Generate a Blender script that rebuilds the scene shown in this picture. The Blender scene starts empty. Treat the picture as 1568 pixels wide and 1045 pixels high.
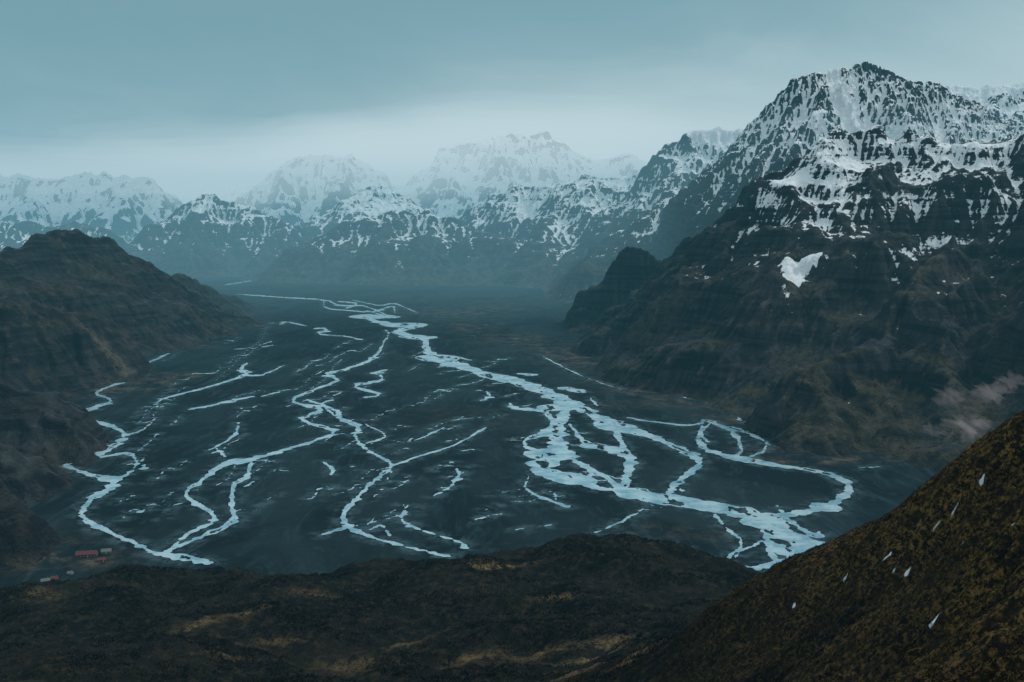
import bpy, math, numpy as np
from mathutils import Vector
rs = np.random.RandomState
scene = bpy.context.scene
scene.view_settings.view_transform = 'Standard'
scene.view_settings.look = 'None'
scene.view_settings.exposure = 0
F32 = np.float32
# ------------------------------------------------------------------ survey helpers
CH = 400.0; FP = 1568*35/36.0; PT = math.atan((522.7-340)/FP)
cp, sp = math.cos(PT), math.sin(PT)
def ray(u, v):
    a = (u-784)/FP; b = (522.7-v)/FP
    return a, cp+b*sp, -sp+b*cp
def W(u, v, D):
    a, y, z = ray(u, v); k = D/y
    return (k*a, D, CH+k*z)
def G(u, v):
    a, y, z = ray(u, v); k = -CH/min(z, -0.01)
    return (k*a, k*y)
# ------------------------------------------------------------------ noise
_p = rs(7).permutation(256); _p = np.concatenate([_p, _p, _p])
_ang = rs(8).rand(256)*2*np.pi; _gx = np.cos(_ang).astype(F32); _gy = np.sin(_ang).astype(F32)
def pn(x, y, seed=0):
    x = x+seed*17.31; y = y-seed*9.77
    xi = np.floor(x).astype(np.int64); yi = np.floor(y).astype(np.int64)
    xf = (x-xi).astype(F32); yf = (y-yi).astype(F32); xi &= 255; yi &= 255
    u = xf*xf*xf*(xf*(xf*6-15)+10); v = yf*yf*yf*(yf*(yf*6-15)+10)
    def g(dx, dy):
        h = _p[_p[(xi+dx) & 255]+((yi+dy) & 255)]
        return _gx[h]*(xf-dx)+_gy[h]*(yf-dy)
    a = g(0, 0); b = g(1, 0); c = g(0, 1); d = g(1, 1)
    return ((a+(b-a)*u)*(1-v)+(c+(d-c)*u)*v)*1.5
def fbm(x, y, sc, o=5, gain=.5, seed=0):
    r = 0; a = 1; f = 1/sc
    for i in range(o):
        r = r+a*pn(x*f, y*f, seed+i); a *= gain; f *= 2.03
    return r
def ridged(x, y, sc, o=5, gain=.5, seed=0):
    r = 0; a = 1; f = 1/sc; w = 1
    for i in range(o):
        n = 1-np.abs(pn(x*f, y*f, seed+i)); n = n*n*w
        w = np.clip(n*1.6, 0, 1); r = r+a*n; a *= gain; f *= 2.07
    return r
def blur(h, r):
    for ax in (0, 1):
        p = np.pad(h, [(r+1, r) if a == ax else (0, 0) for a in (0, 1)], mode='edge')
        c = np.cumsum(p.astype(np.float64), axis=ax)
        n = h.shape[ax]
        h = ((c[2*r+1:2*r+1+n] - c[:n]) if ax == 0 else (c[:, 2*r+1:2*r+1+n]-c[:, :n]))/(2*r+1)
    return h
def erode(h, cell, batches, nd=20000, steps=36, seed=1, ero=.12, cap=5., dep=.12):
    H = (h/cell).astype(np.float64).copy(); H0 = H.copy(); ny, nx = H.shape; R = rs(seed); Hf = H.ravel()
    for b in range(batches):
        px = R.rand(nd)*(nx-5)+2; py = R.rand(nd)*(ny-5)+2
        dx = np.zeros(nd); dy = np.zeros(nd); sp_ = np.ones(nd); wa = np.ones(nd); sed = np.zeros(nd); al = np.ones(nd)
        for s in range(steps):
            ix = px.astype(int); iy = py.astype(int); fx = px-ix; fy = py-iy
            i0 = iy*nx+ix
            a = Hf[i0]; bb = Hf[i0+1]; c = Hf[i0+nx]; d = Hf[i0+nx+1]
            gx = (bb-a)*(1-fy)+(d-c)*fy; gy = (c-a)*(1-fx)+(d-bb)*fx
            hh = a*(1-fx)*(1-fy)+bb*fx*(1-fy)+c*(1-fx)*fy+d*fx*fy
            dx = dx*.1-gx*.9; dy = dy*.1-gy*.9
            l = np.sqrt(dx*dx+dy*dy)+1e-9; dx /= l; dy /= l
            qx = px+dx; qy = py+dy
            al = al*((qx > 3) & (qx < nx-4) & (qy > 3) & (qy < ny-4))
            qx = np.clip(qx, 1, nx-2.01); qy = np.clip(qy, 1, ny-2.01)
            jx = qx.astype(int); jy = qy.astype(int); ex = qx-jx; ey = qy-jy; j0 = jy*nx+jx
            h2 = Hf[j0]*(1-ex)*(1-ey)+Hf[j0+1]*ex*(1-ey)+Hf[j0+nx]*(1-ex)*ey+Hf[j0+nx+1]*ex*ey
            dh = h2-hh
            c_ = np.maximum(-dh, .005)*sp_*wa*cap
            up = dh > 0
            dpos = np.where(up, np.minimum(dh, sed), np.where(sed > c_, (sed-c_)*dep, 0))
            er = np.where((~up) & (sed <= c_), np.minimum((c_-sed)*ero, -dh*.5), 0)
            am = (dpos-er)*al; sed = sed-am
            for off, wgt in ((0, (1-fx)*(1-fy)), (1, fx*(1-fy)), (nx, (1-fx)*fy), (nx+1, fx*fy)):
                Hf += np.bincount(i0+off, weights=am*wgt, minlength=Hf.size)
            sp_ = np.sqrt(np.maximum(sp_*sp_-dh*2, .05)); sp_ = np.minimum(sp_, 4); wa *= .975
            px, py = qx, qy
        np.clip(Hf, H0.ravel()-5, H0.ravel()+.7, out=Hf)
    return (H*cell)
# ------------------------------------------------------------------ mesh helpers
def make_mesh(name, verts, faces_flat, nper, mat, attrs=None, smooth=True):
    me = bpy.data.meshes.new(name)
    nf = len(faces_flat)//nper
    me.vertices.add(len(verts)); me.vertices.foreach_set('co', verts.astype(F32).ravel())
    me.loops.add(len(faces_flat)); me.loops.foreach_set('vertex_index', faces_flat.astype(np.int32))
    me.polygons.add(nf); me.polygons.foreach_set('loop_start', np.arange(nf, dtype=np.int32)*nper)
    me.polygons.foreach_set('loop_total', np.full(nf, nper, np.int32))
    me.polygons.foreach_set('use_smooth', np.full(nf, smooth, bool))
    me.update(calc_edges=True)
    for k, a in (attrs or {}).items():
        at = me.attributes.new(k, 'FLOAT', 'POINT'); at.data.foreach_set('value', a.astype(F32).ravel())
    me.materials.append(mat)
    ob = bpy.data.objects.new(name, me); scene.collection.objects.link(ob)
    return ob
def grid_mesh(name, X, Y, Z, mat, attrs=None, zmin=None):
    ny, nx = Z.shape
    v = np.stack([X, Y, Z], -1).reshape(-1, 3)
    i = np.arange(ny*nx).reshape(ny, nx)
    q = np.stack([i[:-1, :-1], i[:-1, 1:], i[1:, 1:], i[1:, :-1]], -1).reshape(-1, 4)
    if zmin is not None:
        q = q[(Z.ravel()[q].max(1) > zmin)]
    return make_mesh(name, v, q.ravel(), 4, mat, attrs)
# ------------------------------------------------------------------ node helpers
class NT:
    def __init__(s, nt): s.nt = nt
    def n(s, t, **k):
        nd = s.nt.nodes.new(t)
        for a, b in k.items(): setattr(nd, a, b)
        return nd
    def put(s, sock, v):
        if isinstance(v, bpy.types.NodeSocket): s.nt.links.new(v, sock)
        elif v is not None:
            if isinstance(v, (tuple, list)) and len(v) == 3 and sock.type == 'RGBA': v = (*v, 1)
            sock.default_value = v
    def m(s, op, a, b=None, c=None, clamp=False):
        nd = s.n('ShaderNodeMath', operation=op, use_clamp=clamp)
        s.put(nd.inputs[0], a); s.put(nd.inputs[1], b) if b is not None else None
        if c is not None: s.put(nd.inputs[2], c)
        return nd.outputs[0]
    def noise(s, vec, sc, det=5, rough=.55, dist=0):
        nd = s.n('ShaderNodeTexNoise'); s.put(nd.inputs['Vector'], vec)
        nd.inputs['Scale'].default_value = sc; nd.inputs['Detail'].default_value = det
        nd.inputs['Roughness'].default_value = rough; nd.inputs['Distortion'].default_value = dist
        return nd.outputs['Fac']
    def mix(s, f, a, b, bt='MIX'):
        nd = s.n('ShaderNodeMix', data_type='RGBA', blend_type=bt)
        s.put(nd.inputs['Factor'], f); s.put(nd.inputs['A'], a); s.put(nd.inputs['B'], b)
        return [o for o in nd.outputs if o.type == 'RGBA'][0]
    def ramp(s, f, stops, interp='LINEAR'):
        nd = s.n('ShaderNodeValToRGB'); s.put(nd.inputs[0], f); cr = nd.color_ramp; cr.interpolation = interp
        while len(cr.elements) < len(stops): cr.elements.new(.5)
        for e, (p, c) in zip(cr.elements, stops):
            e.position = p; e.color = (*c, 1) if isinstance(c, (tuple, list)) else (c, c, c, 1)
        return nd.outputs[0]
    def ss(s, v, a, b):
        nd = s.n('ShaderNodeMapRange', interpolation_type='SMOOTHSTEP'); s.put(nd.inputs[0], v)
        nd.inputs[1].default_value = a; nd.inputs[2].default_value = b
        return nd.outputs[0]
    def attr(s, nm): return s.n('ShaderNodeAttribute', attribute_name=nm).outputs['Fac']
    def scalev(s, v, t):
        nd = s.n('ShaderNodeVectorMath', operation='MULTIPLY'); s.put(nd.inputs[0], v); nd.inputs[1].default_value = t
        return nd.outputs[0]
def newmat(name):
    m = bpy.data.materials.new(name); m.use_nodes = True
    m.node_tree.nodes.clear(); t = NT(m.node_tree)
    return m, t
def finish(t, col, rough=.9, spec=.2, bump=None, bd=1., bs=.6):
    b = t.n('ShaderNodeBsdfPrincipled'); o = t.n('ShaderNodeOutputMaterial')
    t.put(b.inputs['Base Color'], col); t.put(b.inputs['Roughness'], rough); t.put(b.inputs['Specular IOR Level'], spec)
    if bump is not None:
        bn = t.n('ShaderNodeBump'); bn.inputs['Distance'].default_value = bd; bn.inputs['Strength'].default_value = bs
        t.put(bn.inputs['Height'], bump); t.nt.links.new(bn.outputs[0], b.inputs['Normal'])
    t.nt.links.new(b.outputs[0], o.inputs[0])
def simple(name, col, rough=.8, sc=1.):
    m, t = newmat(name); g = t.n('ShaderNodeNewGeometry').outputs['Position']
    n = t.noise(g, sc, 4)
    finish(t, t.mix(n, tuple(c*.7 for c in col), tuple(min(1, c*1.25) for c in col)), rough)
    return m
def mountain_mat(name, snowline, rng, na, nb, cc, nd, unit, dark=(.009, .0115, .0135), mid=(.027, .030, .031), veg=(.033, .029, .019), vegtop=350, snowcol=(.84, .89, .92), fine=1.7, vmax=.45):
    m, t = newmat(name)
    g = t.n('ShaderNodeNewGeometry'); P = g.outputs['Position']
    sx = t.n('ShaderNodeSeparateXYZ'); t.put(sx.inputs[0], P); z = sx.outputs[2]
    sn = t.n('ShaderNodeSeparateXYZ'); t.put(sn.inputs[0], g.outputs['Normal']); nz = sn.outputs[2]
    n1 = t.noise(P, 1/(unit*30), 5, .62, .4); n2 = t.noise(P, 1/(unit*5), 5, .76)
    st = t.noise(t.scalev(P, (.004, .004, .07)), 1, 4, .6, .5)
    v = t.m('DIVIDE', t.m('SUBTRACT', z, snowline), rng)
    v = t.m('MINIMUM', v, vmax)
    v = t.m('MULTIPLY_ADD', t.m('SUBTRACT', n1, .5), na, v)
    v = t.m('MULTIPLY_ADD', t.m('SUBTRACT', n2, .5), nb*fine, v)
    v = t.m('MULTIPLY_ADD', t.attr('conc'), cc, v)
    v = t.m('MULTIPLY_ADD', t.m('SUBTRACT', nz, .8), nd, v)
    v = t.m('MULTIPLY_ADD', t.m('SUBTRACT', st, .5), nb, v)
    v = t.m('ADD', t.attr('patch'), v)
    snow = t.ss(v, -.04, .08)
    rock = t.mix(t.ss(st, .42, .58), dark, mid)
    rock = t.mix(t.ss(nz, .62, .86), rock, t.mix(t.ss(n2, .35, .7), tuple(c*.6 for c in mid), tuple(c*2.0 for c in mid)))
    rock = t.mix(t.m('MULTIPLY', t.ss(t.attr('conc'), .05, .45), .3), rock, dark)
    vf = t.m('MULTIPLY', t.ss(n1, .42, .60), t.ss(nz, .55, .8))
    vf = t.m('MULTIPLY', vf, t.m('SUBTRACT', 1., t.ss(z, vegtop*.5, vegtop*1.4)))
    col = t.mix(vf, rock, t.mix(t.ss(n2, .3, .7), tuple(c*.35 for c in veg), tuple(c*2.1 for c in veg)))
    pale = t.m('MULTIPLY', t.attr('pale'), t.ss(n2, .35, .6))
    col = t.mix(pale, col, (.12, .10, .078))
    col = t.mix(snow, col, snowcol)
    bmp = t.m('MULTIPLY_ADD', n1, 2., n2)
    finish(t, col, .85, .1, bmp, unit*2.6, 1.)
    return m
# ------------------------------------------------------------------ ridge terrain
def seg_field(X, Y, ridges, seed, warp, ax):
    ws = warp*4
    Xw = X+warp*fbm(X, Y, ws, 4, .5, seed+50); Yw = Y+warp*fbm(X, Y, ws, 4, .5, seed+60)
    best = np.full(X.shape, -1e4, F32)
    for rd in ridges:
        s, pts = rd[0], rd[1]; a_x = rd[2] if len(rd) > 2 else ax
        P = [W(*p) for p in pts]
        for a, b in zip(P[:-1], P[1:]):
            dx, dy = b[0]-a[0], b[1]-a[1]; L2 = dx*dx+dy*dy+1e-6
            t = np.clip(((Xw-a[0])*dx+(Yw-a[1])*dy)/L2, 0, 1)
            d = np.hypot((Xw-a[0]-t*dx)*a_x, Yw-a[1]-t*dy)
            best = np.maximum(best, a[2]+t*(b[2]-a[2]) - s*d)
    return best
def mountain(name, x0, x1, y0, y1, cell, ridges, mat, warp, nsc, namp, seed, er=8, k=25, terr=0, tstep=60, blobs=(), pales=(), ax=1.3, cap=5., pct=65, steps=36, rough=.36):
    xs = np.arange(x0, x1, cell); ys = np.arange(y0, y1, cell)
    X, Y = np.meshgrid(xs.astype(np.float64), ys.astype(np.float64))
    h = seg_field(X, Y, ridges, seed, warp, ax).astype(np.float64)
    hh = np.clip(h/300, 0, 1)
    rn = ridged(X, Y, nsc, 6, .5, seed); rn = rn-np.percentile(rn, pct)
    h = h+namp*rn*(.25+.75*hh)
    if terr:
        # basalt ledges: patchy, so cliffs come and go along the slope
        q = h/tstep+.8*fbm(X, Y, nsc*1.5, 3, .5, seed+9); f = q-np.floor(q)
        sft = (f*f*f*(f*(f*6-15)+10))-f
        mk = np.clip(.5+1.4*fbm(X, Y, nsc*.8, 3, .5, seed+33), 0, 1)
        h = h+terr*2*mk*tstep*sft*np.clip(h/100, 0, 1)
    h = .5*(h+np.sqrt(h*h+k*k))-k*.5
    h = erode(h, cell, er, seed=seed, cap=cap, steps=steps)
    h = h+cell*rough*fbm(X, Y, cell*6, 3, .6, seed+20)*np.clip(h/80, 0, 1)
    h = h-4-.12*k
    e = 14; edge = np.minimum.reduce([X-x0, x1-X, Y-y0, y1-Y])/cell   # sink the rim below the plain
    h = np.where((edge < e) & (h > 0), h*np.clip(edge/e, 0, 1)-8*(1-np.clip(edge/e, 0, 1)), h)
    h = np.where(h < -2, -8, h)
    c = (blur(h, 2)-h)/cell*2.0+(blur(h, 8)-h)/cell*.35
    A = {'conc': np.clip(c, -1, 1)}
    def project(bl):
        out = np.zeros_like(h)
        for (u, v, w_, h_, amp) in bl:
            a, y, z = ray(u, v)
            kk = np.linspace(y0, y1, 3000)/y
            px, py, pz = a*kk, y*kk, CH+z*kk
            ii = ((px-x0)/cell).astype(int); jj = ((py-y0)/cell).astype(int)
            ok = (ii >= 0) & (ii < h.shape[1]) & (jj >= 0) & (jj < h.shape[0])
            hit = np.where(ok, h[np.clip(jj, 0, h.shape[0]-1), np.clip(ii, 0, h.shape[1]-1)] >= pz, False)
            if not hit.any(): continue
            q = hit.argmax(); D = py[q]; wx = w_*D/FP; wy = h_*D/FP*1.6
            out = out+amp*np.exp(-(((X-px[q])/wx)**2+((Y-py[q])/wy)**2)**2)
        return out
    A['patch'] = project(blobs); A['pale'] = np.clip(project(pales), 0, 1)
    return grid_mesh(name, X, Y, h, mat, A, zmin=-7.5)

# --- near right mountain
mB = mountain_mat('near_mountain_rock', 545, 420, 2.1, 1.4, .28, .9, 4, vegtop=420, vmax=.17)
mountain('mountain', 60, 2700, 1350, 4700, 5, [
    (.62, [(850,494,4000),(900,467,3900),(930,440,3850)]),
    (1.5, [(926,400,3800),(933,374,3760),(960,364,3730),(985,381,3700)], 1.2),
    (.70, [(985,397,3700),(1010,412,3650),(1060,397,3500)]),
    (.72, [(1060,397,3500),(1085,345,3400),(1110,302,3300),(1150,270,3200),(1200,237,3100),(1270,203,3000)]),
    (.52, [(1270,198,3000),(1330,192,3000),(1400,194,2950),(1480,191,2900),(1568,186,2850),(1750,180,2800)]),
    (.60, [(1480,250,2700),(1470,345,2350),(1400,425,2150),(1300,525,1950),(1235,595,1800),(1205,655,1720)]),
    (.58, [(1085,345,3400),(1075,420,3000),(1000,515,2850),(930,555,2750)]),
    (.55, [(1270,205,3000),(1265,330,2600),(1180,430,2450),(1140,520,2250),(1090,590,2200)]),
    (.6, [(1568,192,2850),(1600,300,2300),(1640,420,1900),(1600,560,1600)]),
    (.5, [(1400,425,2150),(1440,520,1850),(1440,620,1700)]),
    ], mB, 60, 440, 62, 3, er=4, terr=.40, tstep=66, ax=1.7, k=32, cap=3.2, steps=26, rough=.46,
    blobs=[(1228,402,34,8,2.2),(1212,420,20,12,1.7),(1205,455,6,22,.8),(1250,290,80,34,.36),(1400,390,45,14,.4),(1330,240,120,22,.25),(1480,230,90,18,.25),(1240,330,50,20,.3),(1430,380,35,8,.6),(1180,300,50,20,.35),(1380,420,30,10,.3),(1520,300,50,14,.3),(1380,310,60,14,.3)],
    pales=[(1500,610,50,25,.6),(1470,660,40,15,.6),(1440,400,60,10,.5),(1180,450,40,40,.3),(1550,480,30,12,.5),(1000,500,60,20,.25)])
# --- pyramid peak
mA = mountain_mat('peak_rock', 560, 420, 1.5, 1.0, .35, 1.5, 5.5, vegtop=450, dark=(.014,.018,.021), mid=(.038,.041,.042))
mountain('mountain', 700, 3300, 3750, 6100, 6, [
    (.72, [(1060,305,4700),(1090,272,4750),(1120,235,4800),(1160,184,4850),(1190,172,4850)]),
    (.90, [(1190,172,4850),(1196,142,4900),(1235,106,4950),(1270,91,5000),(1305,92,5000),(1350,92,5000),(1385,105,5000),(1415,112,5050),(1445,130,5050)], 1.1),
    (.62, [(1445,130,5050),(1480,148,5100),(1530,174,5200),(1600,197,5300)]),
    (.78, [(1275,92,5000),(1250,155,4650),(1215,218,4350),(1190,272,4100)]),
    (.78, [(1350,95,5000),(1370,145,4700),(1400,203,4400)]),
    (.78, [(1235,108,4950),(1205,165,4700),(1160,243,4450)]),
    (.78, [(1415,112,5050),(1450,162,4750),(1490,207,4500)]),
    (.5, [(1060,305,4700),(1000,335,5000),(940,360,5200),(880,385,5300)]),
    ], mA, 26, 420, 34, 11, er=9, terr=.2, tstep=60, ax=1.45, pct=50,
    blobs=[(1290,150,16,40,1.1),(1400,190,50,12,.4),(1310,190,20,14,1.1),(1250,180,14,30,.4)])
# --- terraces and plateau glacier behind the peak
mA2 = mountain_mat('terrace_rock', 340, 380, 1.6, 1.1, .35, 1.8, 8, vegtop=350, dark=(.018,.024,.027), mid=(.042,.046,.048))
mountain('mountain', 150, 4900, 4700, 9400, 10, [
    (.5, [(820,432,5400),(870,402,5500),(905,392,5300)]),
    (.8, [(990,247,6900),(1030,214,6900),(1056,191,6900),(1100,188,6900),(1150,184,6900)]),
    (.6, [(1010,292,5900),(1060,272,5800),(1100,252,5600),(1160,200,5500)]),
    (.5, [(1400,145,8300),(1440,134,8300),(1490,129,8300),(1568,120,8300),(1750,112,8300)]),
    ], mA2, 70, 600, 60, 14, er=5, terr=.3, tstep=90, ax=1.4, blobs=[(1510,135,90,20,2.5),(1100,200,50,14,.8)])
# --- mid ranges in the centre
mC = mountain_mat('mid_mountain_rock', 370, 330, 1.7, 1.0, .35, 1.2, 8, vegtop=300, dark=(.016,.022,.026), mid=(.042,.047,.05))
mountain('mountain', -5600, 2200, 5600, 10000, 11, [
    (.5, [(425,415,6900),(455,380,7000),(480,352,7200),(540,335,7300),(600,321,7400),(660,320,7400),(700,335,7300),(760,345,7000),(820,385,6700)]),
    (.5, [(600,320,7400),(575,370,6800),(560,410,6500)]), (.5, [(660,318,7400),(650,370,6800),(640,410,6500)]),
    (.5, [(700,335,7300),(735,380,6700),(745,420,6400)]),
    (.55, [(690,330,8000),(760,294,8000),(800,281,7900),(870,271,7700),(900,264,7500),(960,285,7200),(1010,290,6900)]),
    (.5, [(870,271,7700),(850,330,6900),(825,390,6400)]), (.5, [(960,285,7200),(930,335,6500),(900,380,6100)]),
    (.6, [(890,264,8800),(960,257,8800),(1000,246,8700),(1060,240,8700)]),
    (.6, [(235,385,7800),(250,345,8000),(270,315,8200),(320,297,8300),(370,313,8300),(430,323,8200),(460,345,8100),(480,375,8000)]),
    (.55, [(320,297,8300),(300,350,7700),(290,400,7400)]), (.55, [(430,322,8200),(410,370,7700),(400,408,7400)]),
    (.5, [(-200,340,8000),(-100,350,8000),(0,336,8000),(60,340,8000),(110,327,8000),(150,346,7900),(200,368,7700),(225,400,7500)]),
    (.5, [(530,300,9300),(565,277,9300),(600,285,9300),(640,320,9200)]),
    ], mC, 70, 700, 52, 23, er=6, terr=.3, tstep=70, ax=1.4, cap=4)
# --- far snowy peaks
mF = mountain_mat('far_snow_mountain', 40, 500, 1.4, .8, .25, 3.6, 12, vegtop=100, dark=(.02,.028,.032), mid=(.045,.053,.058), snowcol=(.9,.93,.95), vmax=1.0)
mountain('mountain', -8200, 4800, 9000, 14500, 18, [
    (.85, [(375,300,11500),(405,264,11500),(440,237,11500),(500,233,11500),(535,220,11500),(560,236,11500),(580,262,11500),(610,292,11400),(640,318,11000)]),
    (.8, [(440,237,11500),(430,300,10500),(400,340,9900)]), (.8, [(535,220,11500),(520,290,10600),(500,330,10000)]),
    (.8, [(640,320,11700),(655,288,11800),(675,226,12000),(720,213,12000),(760,206,12000),(830,199,12000),(870,215,12000),(920,232,12000),(990,236,12000),(1060,240,12000)]),
    (.8, [(760,206,12000),(770,260,11000),(800,290,10400)]), (.8, [(675,226,12000),(690,280,11000),(720,310,10300)]),
    (.7, [(-300,255,10600),(-60,262,10600),(0,266,10600),(60,270,10600),(110,268,10500),(150,263,10500),(190,271,10500),(225,269,10500),(245,300,10400),(270,330,10100)]),
    (.6, [(60,270,10600),(40,310,9800),(20,340,9300)]), (.6, [(190,271,10500),(180,310,9900),(170,345,9400)]),
    (.3, [(-400,283,13500),(200,287,13500),(350,285,13500),(600,262,13500),(1100,235,13500),(1700,150,13500)]),
    ], mF, 90, 900, 80, 37, er=5, terr=.3, tstep=120, cap=4)
# --- left hills
mD = mountain_mat('left_hill_ground', 600, 260, 1.2, .7, .3, .8, 6, vegtop=600, veg=(.025,.022,.017))
mountain('hill', -3300, -300, 1040, 5200, 5.5, [
    (.42, [(-300,420,2300),(-150,400,2700),(0,378,3000),(50,358,3200),(85,352,3350),(115,347,3400),(150,356,3500),(180,378,3600),(215,399,3700),(260,412,3900),(310,432,4200),(360,452,4500)]),
    (.42, [(120,350,3400),(200,425,3450),(300,462,3700),(380,478,3900),(412,490,4000)]),
    (.60, [(-200,440,2100),(0,452,2350),(60,462,2450),(110,470,2550),(160,496,2650),(190,546,2600),(205,568,2500)]),
    (.60, [(-200,540,1600),(0,562,1720),(60,584,1780),(100,636,1720),(115,688,1640)]),
    (.5, [(-300,600,1400),(-100,650,1430),(0,672,1450),(50,700,1480),(75,718,1500)], 1.5),
    (.7, [(-200,680,1080),(-50,722,1150),(10,752,1180),(50,776,1190)], 1.3),
    ], mD, 45, 380, 30, 45, er=3, terr=.28, tstep=42, ax=1.9, k=12, cap=2.8, steps=26, rough=.42,
    blobs=[(45,392,6,9,.75),(60,405,4,5,.6)],
    pales=[(175,550,35,10,.9),(150,520,25,12,.5),(165,590,30,8,.5),(300,480,60,10,.3)])

# ------------------------------------------------------------------ river network
RIV = [
 [(600,487,5),(575,485,5),(568,490,5),(600,497,6),(635,500,7),(610,508,6),(628,515,7),(650,520,10),(655,538,14),(680,553,11),(740,572,10),(800,588,11),(840,603,13),(870,618,18),(905,634,13),(950,655,10),(1000,670,9),(1045,690,9),(1070,708,10),(1060,722,9),(1035,742,10),(1022,757,10)],
 [(870,618,18),(862,640,15),(850,665,26),(855,685,32),(838,705,30),(830,720,22),(870,733,15),(930,745,16),(1000,762,17),(1060,772,17),(1120,782,16),(1165,797,26),(1200,822,40),(1232,845,32),(1240,856,14)],
 [(935,645,8),(952,680,10),(965,705,15),(960,730,18),(955,748,16)],
 [(872,650,5),(900,680,8),(940,690,9),(962,702,10)], [(850,690,10),(890,712,6),(940,738,5)], [(900,712,5),(905,725,6),(900,735,5)],
 [(870,622,14),(835,630,7),(850,650,12),(830,665,8),(802,678,5),(830,697,9)], [(780,618,4),(790,626,4),(812,628,4),(835,632,5)],
 [(905,634,8),(925,650,9),(945,655,10),(985,668,7)],
 [(1070,670,4),(1085,690,6),(1120,700,6),(1160,708,7),(1200,715,5),(1250,722,5),(1290,735,9),(1300,750,13),(1280,770,12),(1240,783,9),(1200,790,7),(1170,792,8)],
 [(1075,643,3),(1110,655,6),(1125,665,7),(1135,690,6),(1125,700,6)], [(1110,655,5),(1150,665,4),(1178,682,4)], [(1075,650,4),(1070,680,6),(1090,692,5)],[(1150,700,4),(1170,690,5),(1175,675,3)],[(1090,645,3),(1075,665,4),(1085,678,4)],
 [(1238,850,16),(1190,862,8),(1150,872,8),(1115,874,7),(1120,850,6),(1150,838,4),(1168,828,5)], [(1190,805,20),(1178,840,12),(1195,866,8)],
 [(1095,788,4),(1112,810,4),(1135,830,4),(1125,858,4)], [(1190,775,4),(1200,790,5),(1215,800,8)], [(1205,797,4),(1245,820,8),(1255,815,5)],
 [(912,816,2),(950,800,3),(985,780,3)], [(1040,745,3),(1045,755,3)], [(1030,835,4),(1045,838,4)],
 # centre-left channel
 [(590,520,3),(580,540,4),(560,555,4),(530,566,3),(500,574,5),(516,583,5),(480,598,4),(448,615,5),(492,628,5),(462,643,4),(510,660,5),(490,673,4),(440,688,5),(390,703,6),(345,712,8),(310,735,6),(285,760,7),(322,785,7),(325,800,7),(290,818,5),(262,840,6),(250,852,8)],
 [(385,708,7),(378,730,7),(358,745,6),(355,775,7),(355,800,8),(310,822,6),(265,840,6)],
 [(590,567,3),(578,572,4),(585,582,3),(545,592,4),(580,604,3),(560,610,2)],
 [(470,612,3),(515,630,5),(520,640,6),(548,655,8),(545,670,5),(562,690,5),(600,712,5),(575,735,5),(545,765,7),(526,790,9),(532,806,10),(560,820,5),(600,832,4),(650,845,4),(688,853,6)],
 [(492,820,3),(530,808,6)], [(515,640,3),(495,620,3),(510,612,2)],[(560,650,3),(590,668,2),(560,680,3)],
 [(600,715,3),(640,700,2.5),(700,680,2.5),(745,655,2.5)], [(620,782,7),(616,797,5),(640,810,4),(700,830,3),(715,840,8)],[(565,812,3),(585,806,3),(600,826,4)],
 [(665,760,3),(690,745,4),(702,730,6),(700,718,3)], [(810,730,2),(806,750,4),(850,770,5),(870,778,4)], [(850,755,3),(852,768,3)],
 [(495,708,3),(510,720,4),(508,728,3)], [(635,675,2),(680,655,2)], [(745,600,3),(750,608,4),(735,615,2)],
 [(378,556,3),(370,566,5),(376,574,4),(330,590,2.5),(250,612,2.5),(240,628,2.5)], [(385,608,2.5),(320,622,2.5),(290,628,2)], [(430,600,2),(400,608,2)],
 [(365,648,4),(358,668,4),(320,690,2)], [(330,685,3),(345,700,7)], [(435,560,2),(400,575,2),(375,575,3)],
 # left edge channel
 [(258,542,3),(210,565,3),(218,575,4),(150,600,4),(168,615,4),(125,632,5),(130,645,7),(160,650,6),(190,665,8),(180,680,8),(150,696,6),(120,705,8),(103,714,6),(140,728,6),(172,735,11),(170,747,9),(140,765,7),(126,790,10),(155,810,7),(200,830,6),(240,848,8),(290,856,10),(318,863,9)],
 [(130,690,4),(150,686,8),(135,695,5)], [(135,705,3),(190,695,4),(208,705,5),(205,718,5),(180,737,4)], [(218,720,6),(222,712,3)], [(215,788,4),(222,780,2)],[(100,650,2),(130,640,3)],[(240,640,2),(215,660,2),(190,668,3)],
 # far braids
 [(345,437,1.6),(375,432,1.6),(400,428,1.2)], [(365,451,1.8),(420,455,1.8),(495,460,2.2),(520,468,2.4),(560,470,1.5),(600,487,2)],
 [(495,460,2),(500,472,2),(535,476,2),(570,478,1.6),(600,470,2.5),(605,480,2.5)], [(520,462,2),(545,466,2.4),(530,473,2.4)], [(560,476,1.4),(590,484,1.4)],[(540,460,1.4),(580,468,1.4),(605,466,2),(640,480,1)],
 [(430,497,1.6),(440,494,1.6),(470,500,1.2)], [(490,503,2.4),(500,506,2.4),(490,512,2.4),(530,516,1.6),(555,521,1.6)], [(590,505,2),(595,512,3),(590,522,3)],
 [(860,594,3),(880,598,5),(890,602,3)], [(798,573,3),(820,575,3)], [(903,609,3),(915,622,4)], [(690,545,1.5),(720,552,2)], [(830,545,1.2),(850,556,2),(900,580,1),(960,600,.6)],
 [(960,640,2),(1010,648,2),(1060,652,3),(1080,645,3)], [(1040,600,2),(1050,610,3)], [(1130,640,3),(1160,655,3)], [(1315,717,1.2),(1350,716,1.2)],
]
NMAIN = len(RIV)
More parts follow.
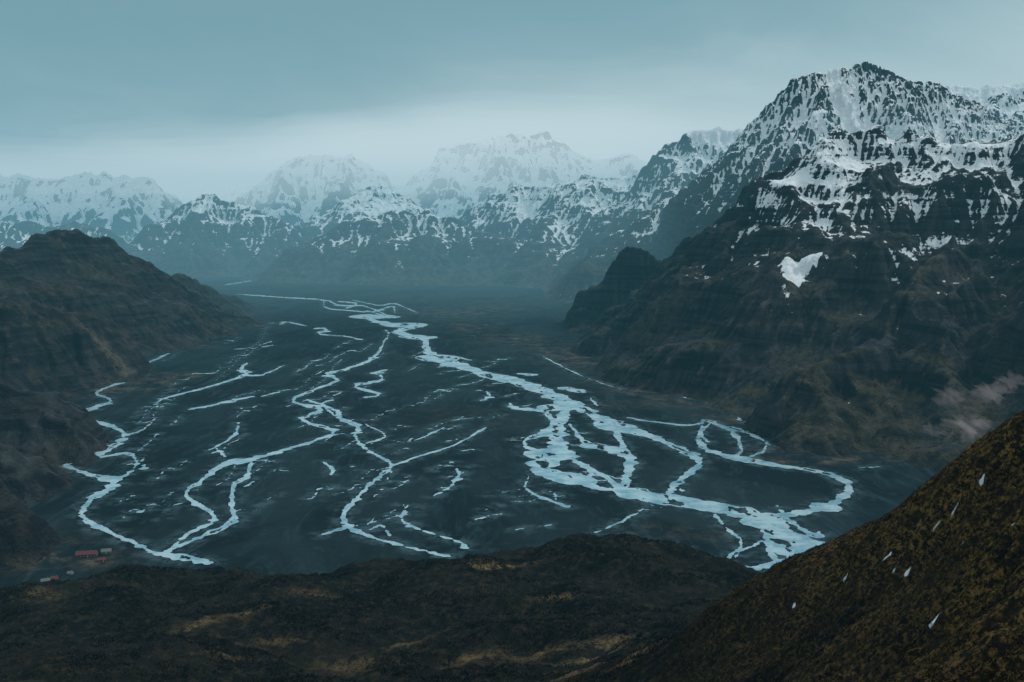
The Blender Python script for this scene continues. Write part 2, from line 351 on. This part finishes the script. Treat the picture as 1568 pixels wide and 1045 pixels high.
# random thin braid threads following the general fan of the outwash
R = rs(5)
for i in range(150):
    u = R.uniform(170, 1000); v = 520+R.beta(1.2, 1.4)*320
    if u > 760+(v-560)*1.1: continue
    if u < 200+ (640-v)*.5 and v < 640: continue
    sl = np.interp(u, [150, 500, 760, 1000], [-.5, -.42, -.15, .35]); pts = []
    n = R.randint(3, 8); st = R.uniform(6, 20)
    for j in range(n):
        pts.append((u, v, R.uniform(.3, .85))); u += st*R.uniform(.3, 1.2); v += st*sl*R.uniform(-.4, 2.2)
    RIV.append(pts)
def catmull(P, n):
    P = np.array(P, float); Q = np.vstack([2*P[0]-P[1], P, 2*P[-1]-P[-2]]); out = []
    for i in range(1, len(Q)-2):
        for t in np.arange(n)/n:
            a, b, c, d = Q[i-1:i+3]
            out.append(.5*((2*b)+(c-a)*t+(2*a-5*b+4*c-d)*t*t+(3*b-a-3*c+d)*t**3))
    out.append(P[-1]); return np.array(out)
SEG = []
for k_, r in enumerate(RIV):
    C = catmull(r, 6)
    jit = rs(100+k_)
    C[1:-1, :2] += jit.randn(len(C)-2, 2)*[.9, .4]*np.clip((C[1:-1, 1:2]-430)/200, .25, 1)
    wn = np.maximum(C[:, 2]*.86*np.exp((.25 if k_ < NMAIN else .3)*jit.randn(len(C))), .3)
    wn[0] *= .6; wn[-1] *= .6
    g = np.array([G(u, v) for u, v, _ in C]); D = g[:, 1]
    for i in range(len(C)-1):
        du, dv = C[i+1, :2]-C[i, :2]; l = math.hypot(du, dv)+1e-6
        nu, nv = -dv/l, du/l
        T = g[i+1]-g[i]; T = T/(np.linalg.norm(T)+1e-6)
        ws = []
        for e in (i, i+1):
            o = np.array(G(C[e, 0]+nu*.5, C[e, 1]+nv*.5))-np.array(G(C[e, 0]-nu*.5, C[e, 1]-nv*.5))
            ws.append(abs(o[0]*T[1]-o[1]*T[0])*wn[e]*.5)
        SEG.append((g[i], g[i+1], ws[0], ws[1]))
def river_sdf(xs, ys, reach):
    S = np.full((len(ys), len(xs)), -reach, F32)
    for a, b, wa, wb in SEG:
        m = max(wa, wb)+reach
        i0, i1 = np.searchsorted(xs, [min(a[0], b[0])-m, max(a[0], b[0])+m])
        j0, j1 = np.searchsorted(ys, [min(a[1], b[1])-m, max(a[1], b[1])+m])
        if i1 <= i0 or j1 <= j0: continue
        X, Y = np.meshgrid(xs[i0:i1], ys[j0:j1]); dx, dy = b-a; L2 = dx*dx+dy*dy+1e-6
        t = np.clip(((X-a[0])*dx+(Y-a[1])*dy)/L2, 0, 1)
        d = wa+t*(wb-wa)-np.hypot(X-a[0]-t*dx, Y-a[1]-t*dy)
        S[j0:j1, i0:i1] = np.maximum(S[j0:j1, i0:i1], d)
    return S
# water sheet cut exactly along its shoreline
mW, t = newmat('glacial_water')
P = t.n('ShaderNodeNewGeometry').outputs['Position']
n = t.noise(P, .025, 5, .65); n2 = t.noise(P, .25, 3, .6)
finish(t, t.mix(t.ss(n, .34, .62), (.12, .29, .37), (.38, .54, .60)), .25, .5, n2, .3, .25)
vv, off = [], 0
for (x0, x1, y0, y1, c) in [(-900, 1050, 1000, 2000, 2.0), (-1300, 1200, 2000, 3200, 3.0), (-2400, 900, 3200, 7600, 6.)]:
    nxg = int((x1-x0)/c)+1; nyg = int(round((y1-y0)/c))+1
    xs = np.linspace(x0, x1, nxg); ys = np.linspace(y0, y1, nyg)
    S = river_sdf(xs, ys, 12.)
    X, Y = np.meshgrid(xs, ys)
    S = S+2.0*fbm(X, Y, 18, 4, .68, 77)*np.clip((S+12)/12, 0, 1)-.2
    # gravel bars emerging inside the widest reaches
    bars = fbm(X, Y*.5+X*.2, 36, 4, .62, 91)
    S = np.where(S > 5, np.minimum(S, (.52-bars)*30), S)
    i = np.arange(X.size).reshape(X.shape); Sf = S.ravel(); PX = np.stack([X.ravel(), Y.ravel()], 1)
    tr = np.concatenate([np.stack([i[:-1, :-1], i[:-1, 1:], i[1:, 1:]], -1).reshape(-1, 3), np.stack([i[:-1, :-1], i[1:, 1:], i[1:, :-1]], -1).reshape(-1, 3)])
    ins = Sf[tr] > 0; cnt = ins.sum(1)
    vv.append(PX[tr[cnt == 3]].reshape(-1, 2))
    for cc_, inside in ((1, True), (2, False)):
        T = tr[cnt == cc_]; I = ins[cnt == cc_]
        k0 = (I == inside).argmax(1); r_ = np.arange(len(T))
        a = T[r_, k0]; b = T[r_, (k0+1) % 3]; c2 = T[r_, (k0+2) % 3]
        pa, pb, pc = PX[a], PX[b], PX[c2]
        tb = (Sf[a]/(Sf[a]-Sf[b]))[:, None]; tc = (Sf[a]/(Sf[a]-Sf[c2]))[:, None]
        qb = pa+(pb-pa)*tb; qc = pa+(pc-pa)*tc
        if inside: vv.append(np.stack([pa, qb, qc], 1).reshape(-1, 2))
        else:
            vv.append(np.stack([qb, pb, pc], 1).reshape(-1, 2)); vv.append(np.stack([qb, pc, qc], 1).reshape(-1, 2))
V2 = np.concatenate(vv); V3 = np.column_stack([V2, np.full(len(V2), .35)])
make_mesh('river', V3, np.arange(len(V3)), 3, mW, smooth=False)
# ------------------------------------------------------------------ valley floor (one sheet to the horizon)
def axis(lo, hi, c, far_lo, far_hi):
    a = np.arange(lo, hi, c); g = 1.35**np.arange(1, 40)*c*4
    l = lo-np.cumsum(g); r = a[-1]+np.cumsum(g)
    return np.concatenate([l[l > far_lo][::-1], a, r[r < far_hi]])
xs = axis(-2300, 1500, 6, -70000, 70000); ys = axis(950, 7200, 7, -70000, 70000)
S = river_sdf(xs, ys, 90.)
X, Y = np.meshgrid(xs, ys)
veg = np.zeros_like(X)
for (u, v, w_, h_, a_) in [(690,480,60,8,.7),(720,500,50,9,.7),(790,520,60,10,.8),(850,540,60,10,.9),(900,555,50,10,1),(960,585,60,10,1.1),(1010,600,60,10,1),(1080,618,60,11,1.1),(1130,640,50,10,1),(620,478,50,5,.4),(760,470,60,10,.5),
        (270,577,45,7,1.1),(225,590,35,8,1),(160,580,40,10,1),(110,600,30,12,.9),(100,650,25,8,1),(60,720,50,12,1),(20,750,60,10,1),(100,860,90,14,1),(60,840,90,24,.8),(180,600,35,9,.8),(1250,705,120,6,1),(1000,810,60,12,.4),(1100,820,60,14,.3),(380,500,50,5,.7),(300,530,50,6,.6),(950,620,60,8,.4),(700,640,120,20,.2),(1200,690,60,6,.7)]:
    gx, gy = G(u, v); k_ = gy/FP
    sx_ = w_*k_; sy_ = h_*gy*gy/(CH*FP)
    veg += a_*np.exp(-((X-gx)/sx_)**2-((Y-gy)/sy_)**2)
m, t = newmat('basalt_gravel_plain')
P = t.n('ShaderNodeNewGeometry').outputs['Position']
rd = t.attr('river_d')
n1 = t.noise(t.scalev(P, (1, .45, 1)), .005, 6, .65, .8); n2 = t.noise(P, .035, 6, .76)
fl = t.noise(t.scalev(P, (1, .22, 1)), .022, 5, .68, 2.)
gr = t.mix(t.ss(n1, .38, .62), (.004, .010, .013), (.013, .025, .030))
gr = t.mix(t.m('MULTIPLY', t.ss(fl, .5, .68), .8), gr, (.020, .040, .047))
gr = t.mix(t.m('MULTIPLY', t.ss(n2, .56, .75), .6), gr, (.045, .056, .058))
near = t.ss(rd, -24., -2.)
gr = t.mix(t.m('MULTIPLY', near, t.ss(n2, .45, .6)), gr, (.045, .078, .092))
vf = t.m('MULTIPLY', t.attr('veg'), t.ss(t.noise(P, .018, 6, .72, .5), .42, .62), clamp=True)
gr = t.mix(vf, gr, t.mix(t.ss(n2, .34, .68), (.018, .016, .013), (.14, .115, .085)))
finish(t, gr, .9, .05, n2, 2.5, .6)
grid_mesh('valley_floor', X, Y, np.zeros_like(X), m, {'river_d': S, 'veg': np.clip(veg, 0, 1.1)})
# ------------------------------------------------------------------ foreground hillside
CP = [W(*p) for p in [
  # far brow over the plain
  (-60,905,1010),(60,905,1020),(180,893,1040),(320,878,1000),(500,882,960),(640,876,950),(760,862,960),(870,840,1000),(970,832,1010),(1060,866,960),(1150,885,900),
  (0,940,900),(200,940,880),(400,950,830),(600,940,820),(800,930,820),(1000,930,760),
  (0,1045,640),(300,1045,600),(600,1045,570),(800,1045,550),(900,1045,500),(300,990,720),(700,990,680),
  # right-hand spur
  (1750,560,270),(1568,662,300),(1480,696,325),(1440,732,335),(1350,806,350),(1250,862,365),(1150,908,380),(1050,975,392),(960,1042,405),
  (1568,760,260),(1568,900,200),(1568,1045,150),(1450,850,285),(1450,1000,220),(1350,950,280),(1300,1045,260),(1200,980,330),(1100,1045,350)]]
CP += [(0,0,392),(0,-140,400),(-140,0,380),(140,0,392),(0,60,352),(0,150,305),(0,300,222),(-200,300,205),(-200,100,310),(120,100,352),(-400,500,130),(-800,500,120),(-800,0,250),(800,0,360),
  (-700,1200,-30),(-300,1200,-40),(0,1200,-40),(300,1200,-40),(700,1200,-40),(420,1100,-35),(300,700,110),(450,600,110),(700,600,120),(250,520,160),(330,480,175),(600,900,10),(-800,1060,-20),(-500,1120,-30),(400,400,270),(600,300,300),(500,950,-10)]
CP = np.array(CP)
def mq(d2): return np.sqrt(d2+900.)
d2 = ((CP[:, None, :2]-CP[None, :, :2])**2).sum(-1)
A_ = np.vstack([np.hstack([mq(d2)+0*d2, np.ones((len(CP), 1))]), np.append(np.ones(len(CP)), 0)])
wts = np.linalg.solve(A_+np.diag(np.append(np.full(len(CP), -.5), 0)), np.append(CP[:, 2], 0))
c = 1.6
xs = np.arange(-820, 820, c); ys = np.arange(-160, 1260, c)
X, Y = np.meshgrid(xs, ys)
Z = np.full(X.shape, wts[-1])
for (x, y, z), w_ in zip(CP, wts[:-1]): Z += w_*np.sqrt((X-x)**2+(Y-y)**2+900.)
rr = np.hypot(X, Y); amp = np.clip((rr-30)/250, .05, 1)
Z = Z+amp*(14*fbm(X, Y, 170, 5, .55, 3)*np.clip((rr-350)/300, .1, 1)+2.)
Z = Z+np.clip(rr/150, .1, 1)*(.9*fbm(X, Y, 6, 3, .65, 5)+2.6*fbm(X, Y, 38, 4, .55, 6))
Z = erode(Z, c, 3, nd=30000, steps=40, seed=9, ero=.05)
A = {'conc': np.clip((blur(Z, 2)-Z)/c, -1, 1)}
def hitfg(u, v):
    a, y, z = ray(u, v); kk = np.linspace(60, 1250, 3000)/y
    px, py, pz = a*kk, y*kk, CH+z*kk
    ii = np.clip(((px+820)/c).astype(int), 0, Z.shape[1]-1); jj = np.clip(((py+160)/c).astype(int), 0, Z.shape[0]-1)
    hit = Z[jj, ii] >= pz
    if not hit.any(): return None
    q = hit.argmax(); return px[q], py[q], Z[jj[q], ii[q]]
dry = np.zeros_like(X); snw = np.zeros_like(X)
for (u, v, w_, h_, a_) in [(765,868,40,4,1.5),(740,869,20,3,1.3),(850,915,28,5,.9),(385,938,30,5,.8),(300,960,35,7,.9),(940,985,40,9,.9),(900,1010,50,8,.9),(970,1010,30,8,.9),(620,985,35,6,.7),(540,1020,50,8,.5),(60,910,40,8,.4),(720,1010,50,7,.6),(480,910,50,5,.45),(430,985,50,8,.45),(830,1000,50,8,.6),(340,1000,50,8,.4),(870,1035,70,8,.7)]:
    p = hitfg(u, v)
    if p: dry += a_*np.exp(-((X-p[0])/(w_*p[1]/FP))**2-((Y-p[1])/(h_*p[1]/FP*2.6))**2)
Rn = fbm(X, Y, 4, 3, .7, 31)
for (u, v, w_) in [(1357,855,6.5),(1368,878,6.5),(1343,870,4),(1295,890,4),(1432,953,5.5),(1418,932,4),(1550,903,8),(1538,905,4),(1460,795,5),(1435,815,4.5),(1440,775,4),(1555,800,4),(1215,930,4),(1390,875,4),(1520,880,4),(1245,955,4),(1500,745,4),(1375,825,4),(1480,830,4),(1330,905,4)]:
    p = hitfg(u, v)
    if p:
        r_ = w_*p[1]/FP*.85
        snw += 1.1*np.exp(-(((X-p[0]+.5*(Y-p[1]))/(r_*1.5))**2+((Y-p[1])/(r_*.9))**2))
snw *= 1+1.1*Rn
A['dry'] = np.clip(dry, 0, 1.3); A['snow'] = snw
A['gold'] = np.clip((X*1.0-Y*.2+20)/110, 0, 1)*np.clip((560-Y)/200, 0, 1)
m, t = newmat('tundra_hillside')
g = t.n('ShaderNodeNewGeometry'); P = g.outputs['Position']
n1 = t.noise(P, .012, 6, .65, .5); n2 = t.noise(P, .09, 6, .74, .3); n3 = t.noise(P, .6, 4, .78)
base = t.mix(t.ss(n1, .35, .65), (.0035, .0048, .0055), (.012, .011, .009))  # cloud shadow over the foreground is put into these very dark colours
base = t.mix(t.m('MULTIPLY', t.ss(n2, .48, .66), .8), base, (.036, .027, .015))
base = t.mix(t.m('MULTIPLY', t.ss(n3, .5, .66), .6), base, (.036, .029, .018))
gc = t.mix(t.ss(n3, .43, .62), (.008, .007, .004), (.19, .118, .036))
gc = t.mix(t.m('MULTIPLY', t.ss(n2, .48, .60), .88), gc, (.010, .009, .006))
base = t.mix(t.m('MULTIPLY', t.attr('gold'), t.ss(t.m('MULTIPLY_ADD', n2, .5, n1), .55, .80)), base, gc)
dr = t.m('MULTIPLY', t.attr('dry'), t.ss(t.m('ADD', t.m('MULTIPLY', n2, .6), t.m('MULTIPLY', n3, .4)), .42, .56), clamp=True)
base = t.mix(dr, base, t.mix(n3, (.05, .036, .017), (.28, .20, .10)))
base = t.mix(t.ss(t.attr('snow'), .40, .58), base, (.68, .76, .80))
finish(t, base, .95, .03, t.m('MULTIPLY_ADD', n3, .4, n2), 1.9, .9)
grid_mesh('hillside', X, Y, Z, m, A, zmin=-12)
# ------------------------------------------------------------------ grass tufts and birch scrub
def bilin(px, py):
    fx = (px+820)/c; fy = (py+160)/c; i = fx.astype(int); j = fy.astype(int); fx -= i; fy -= j
    return Z[j, i]*(1-fx)*(1-fy)+Z[j, i+1]*fx*(1-fy)+Z[j+1, i]*(1-fx)*fy+Z[j+1, i+1]*fx*fy
def tufts(name, px, py, n, hgt, wid, spread, mat, seed):
    R = rs(seed); N_ = len(px); sc_ = R.uniform(.5, 1.3, N_)
    bx = np.repeat(px, n)+R.randn(N_*n)*spread*np.repeat(sc_, n); by = np.repeat(py, n)+R.randn(N_*n)*spread*np.repeat(sc_, n)
    bz = bilin(bx, by)-.05; s = np.repeat(sc_, n)*R.uniform(.6, 1.2, N_*n)
    a = R.rand(N_*n)*6.283; dx, dy = np.cos(a)*wid*s, np.sin(a)*wid*s
    lx, ly = R.randn(N_*n)*hgt*.45*s, R.randn(N_*n)*hgt*.45*s
    v = np.stack([np.stack([bx-dx, by-dy, bz], 1), np.stack([bx+dx, by+dy, bz], 1), np.stack([bx+lx, by+ly, bz+hgt*s], 1)], 1).reshape(-1, 3)
    return make_mesh(name, v, np.arange(len(v)), 3, mat, None, smooth=False)
def tuftmat(name, lo, hi, a=.4, b=.62):
    m, t = newmat(name); P = t.n('ShaderNodeNewGeometry').outputs['Position']
    cc = t.mix(t.ss(t.noise(P, .3, 4, .7), .3, .7), lo, hi); cc = t.mix(t.ss(t.noise(P, .04, 5, .65), a, b), tuple(q*.4 for q in lo), cc)
    finish(t, cc, .9, .03); return m
def snow_at(px, py): return snw[((py+160)/c).astype(int), ((px+820)/c).astype(int)]
R = rs(21)
px = R.uniform(0, 330, 170000); py = R.uniform(110, 430, 170000)
kp = (px > (py-150)*.15) & (px/py < .62) & (fbm(px, py, 14, 3, .6, 8)+.25*R.randn(len(px)) > .02) & (snow_at(px, py) < .45)
tufts('grass', px[kp], py[kp], 5, .6, .12, .35, tuftmat('dry_moss_grass', (.022, .016, .007), (.24, .15, .048), .42, .66), 3)
px = R.uniform(-620, 620, 130000); py = R.uniform(420, 1120, 130000)
kp = (np.abs(px)/py < .6) & (fbm(px, py, 60, 4, .6, 12)+.2*R.randn(len(px)) > .12)
px, py = px[kp], py[kp]; zz = bilin(px, py); px, py = px[zz > 3], py[zz > 3]
tufts('birch_scrub', px, py, 6, 1.7, .35, 1.2, tuftmat('bare_birch_scrub', (.009, .008, .007), (.038, .030, .020)), 4)
# ------------------------------------------------------------------ mountain huts
m_wall = simple('hut_timber_wall', (.14, .07, .055), .8, 2.); m_wall2 = simple('hut_grey_wall', (.20, .19, .17), .8, 2.)
m_roof = simple('hut_red_roof', (.13, .045, .04), .6, .8); m_roof2 = simple('hut_grey_roof', (.14, .15, .16), .6, .8)
m_glass = simple('hut_window_glass', (.03, .04, .05), .15); m_trim = simple('hut_white_trim', (.6, .6, .58), .7)
def part(nm, vs, fs, mat, par):
    me = bpy.data.meshes.new(nm); me.from_pydata(vs, [], fs); me.update(); me.materials.append(mat)
    o = bpy.data.objects.new(nm, me); scene.collection.objects.link(o); o.parent = par; return o
def box(x0, x1, y0, y1, z0, z1):
    return [(x0,y0,z0),(x1,y0,z0),(x1,y1,z0),(x0,y1,z0),(x0,y0,z1),(x1,y0,z1),(x1,y1,z1),(x0,y1,z1)], [(0,3,2,1),(4,5,6,7),(0,1,5,4),(1,2,6,5),(2,3,7,6),(3,0,4,7)]
def boxes(bs):
    V, Fc = [], []
    for b in bs:
        v, f = box(*b); o = len(V); V += v; Fc += [tuple(i+o for i in q) for q in f]
    return V, Fc
def hut(u, v, L, Wd, Hh, rot, wm, rm):
    gx, gy = G(u, v); e = bpy.data.objects.new('mountain_hut', None); scene.collection.objects.link(e)
    z = 0.
    if abs(gx) < 800 and gy < 1240: z = max(z, float(bilin(np.array([gx]), np.array([gy]))[0]))
    e.location = (gx, gy, z-.3); e.rotation_euler = (0, 0, rot)
    l, w, r = L/2, Wd/2, Wd*.42
    part('walls', [(-l,-w,0),(l,-w,0),(l,w,0),(-l,w,0),(-l,-w,Hh),(l,-w,Hh),(l,w,Hh),(-l,w,Hh),(-l,0,Hh+r),(l,0,Hh+r)],
         [(0,1,5,4),(2,3,7,6),(1,2,6,9,5),(3,0,4,8,7),(0,3,2,1)], wm, e)
    o, k_ = .5, r/w; zt = .18
    V, Fc = [], []
    for s in (-1, 1):
        i = len(V)
        pr = [(0, Hh+r+.03), (s*(w+o), Hh-o*k_+.03), (s*(w+o), Hh-o*k_+.03+zt), (0, Hh+r+.03+zt)]
        V += [(-l-o, y_, z_) for y_, z_ in pr]+[(l+o, y_, z_) for y_, z_ in pr]
        Fc += [(i,i+1,i+2,i+3),(i+7,i+6,i+5,i+4),(i+1,i+5,i+6,i+2),(i+3,i+2,i+6,i+7),(i,i+4,i+5,i+1)]
    part('roof', V, Fc, rm, e)
    nw = max(2, int(L/3.5)); bs, fr = [], []
    for i in range(nw):
        x = -l+(i+.5)*L/nw
        if i == nw//2: continue
        for s in (-1, 1):
            ya, yb = sorted((s*w*1.0005, s*(w+.06))); bs.append((x-.5, x+.5, ya+.0, yb, 1.1, 2.2))
            ya, yb = sorted((s*(w+.002), s*(w+.03))); fr.append((x-.65, x+.65, ya, yb, .95, 2.35))
    part('windows', *boxes(bs), m_glass, e); part('window_frames', *boxes(fr), m_trim, e)
    x = -l+(nw//2+.5)*L/nw
    part('door', *boxes([(x-.5, x+.5, -w-.06, -w-.002, 0, 2.1)]), m_trim, e)
    part('chimney', *boxes([(l*.4-.35, l*.4+.35, .1, .8, Hh, Hh+r+.9)]), m_roof2, e)
hut(133, 852, 24, 8, 3.6, .15, m_wall, m_roof); hut(163, 847, 11, 6, 3.0, .3, m_wall2, m_roof2); hut(156, 860, 9, 5, 2.8, .2, m_wall, m_roof)
hut(70, 892, 9, 5, 2.6, .4, m_wall2, m_roof2); hut(84, 888, 7, 5, 2.5, .2, m_wall, m_roof); hut(108, 880, 6, 4, 2.4, .1, m_wall2, m_roof2)
# ------------------------------------------------------------------ haze and mist (absorbing volumes, emission stands in for scattered daylight)
def vol_mat(name, dens, col, tint=(0, 0, 0)):
    m, t = newmat(name); o = t.n('ShaderNodeOutputMaterial')
    a = t.n('ShaderNodeVolumeAbsorption'); a.inputs['Density'].default_value = dens; a.inputs['Color'].default_value = (*tint, 1)
    e = t.n('ShaderNodeEmission'); e.inputs['Color'].default_value = (*col, 1); e.inputs['Strength'].default_value = dens
    s = t.n('ShaderNodeAddShader'); t.nt.links.new(a.outputs[0], s.inputs[0]); t.nt.links.new(e.outputs[0], s.inputs[1])
    t.nt.links.new(s.outputs[0], o.inputs['Volume']); return m
v, f = box(-20000, 20000, -3000, 16500, -60, 1700)
part('haze', v, f, vol_mat('valley_haze', 3.0e-5, (.08, .32, .43)), None)
v, f = box(-19900, 19900, 3700, 16400, -50, 850)
part('haze', v, f, vol_mat('distant_haze', 8.5e-5, (.22, .45, .54)), None)
def puff(name, loc, size, mat, seed, lump=.25, sub=4):
    import bmesh
    bm = bmesh.new(); bmesh.ops.create_icosphere(bm, subdivisions=sub, radius=1)
    co = np.array([q.co[:] for q in bm.verts])
    n = fbm(co[:, 0]+co[:, 2]*.7+seed, co[:, 1]-co[:, 2]*.6, .8, 3, .55, seed)
    for q, k_ in zip(bm.verts, n): q.co = q.co*(1+lump*k_)
    me = bpy.data.meshes.new(name); bm.to_mesh(me); bm.free(); me.materials.append(mat)
    for p_ in me.polygons: p_.use_smooth = True
    o = bpy.data.objects.new(name, me); o.location = loc; o.scale = size; scene.collection.objects.link(o); return o
mist = vol_mat('mist', 8.5e-5, (.80, .88, .91))
R = rs(77)
for (u, v, D, sx_, sy_, sz_) in [(200,275,11600,5200,1900,330),(600,258,11400,3600,1900,440),(820,222,11900,3400,1900,370),(60,300,10500,2800,900,220)]:
    s_ = R.randint(50)
    for q, qz in ((1.1, 1.35), (1., 1.1), (.9, .85), (.75, .62), (.55, .42)): puff('mist', W(u, v, D), (sx_*q, sy_*q, sz_*qz), mist, s_, .25)
st = vol_mat('steam', 1.4e-2, (.26, .24, .25))
for i, (u, v, s_) in enumerate([(1455,608,15),(1520,600,20),(1548,585,14),(1480,655,20),(1430,658,10),(1505,650,11)]):
    puff('steam_cloud', W(u, v, 1480), (s_, s_*.8, s_*.6), st, 20+i, 1.5, 4)
# ------------------------------------------------------------------ sky and sun
w = bpy.data.worlds.new('World'); scene.world = w; w.use_nodes = True
t = NT(w.node_tree); w.node_tree.nodes.clear()
sky = t.n('ShaderNodeTexSky'); sky.sky_type = 'NISHITA'; sky.sun_disc = False
EL, AZ = math.radians(46), math.radians(72)      # azimuth measured from +Y towards +X
sky.sun_elevation = EL; sky.sun_rotation = AZ; sky.air_density = 1.5; sky.dust_density = 3
tc = t.n('ShaderNodeTexCoord').outputs['Generated']; sx = t.n('ShaderNodeSeparateXYZ'); t.put(sx.inputs[0], tc)
cl = t.noise(t.scalev(tc, (1, 1, 2.2)), 2.6, 6, .6, .4)
zz = t.m('MULTIPLY_ADD', t.m('SUBTRACT', cl, .5), .12, sx.outputs[2])
zz = t.m('MULTIPLY_ADD', sx.outputs[0], -.08, zz)
rc = t.ramp(zz, [(0, (.74,.84,.88)), (.05, (.70,.80,.84)), (.10, (.50,.64,.68)), (.155, (.26,.43,.49)), (.24, (.15,.31,.37)), (.45, (.42,.53,.56)), (1, (.86,.94,.96))], 'B_SPLINE')
rc = t.mix(t.m('MULTIPLY', t.ss(sx.outputs[0], .1, .7), .35), rc, (.54, .66, .70))
mul = t.n('ShaderNodeVectorMath', operation='SCALE'); t.put(mul.inputs[0], sky.outputs[0]); mul.inputs['Scale'].default_value = .1
col = t.mix(.10, rc, mul.outputs[0])
bg = t.n('ShaderNodeBackground'); t.put(bg.inputs[0], col); bg.inputs[1].default_value = 1.
o = t.n('ShaderNodeOutputWorld'); t.nt.links.new(bg.outputs[0], o.inputs[0])
L = bpy.data.lights.new('sun', 'SUN'); L.energy = 1.5; L.angle = math.radians(11); L.color = (1, .97, .93)
so = bpy.data.objects.new('sun', L); scene.collection.objects.link(so)
d = Vector((math.sin(AZ)*math.cos(EL), math.cos(AZ)*math.cos(EL), math.sin(EL)))
so.rotation_euler = d.to_track_quat('Z', 'Y').to_euler()
# ------------------------------------------------------------------ camera
cam = bpy.data.cameras.new('camera'); cam.lens = 35; cam.sensor_width = 36; cam.clip_start = .5; cam.clip_end = 120000
co = bpy.data.objects.new('camera', cam); co.location = (0, 0, CH); co.rotation_euler = (math.radians(90)-PT, 0, 0)
scene.collection.objects.link(co); scene.camera = co
print('done')
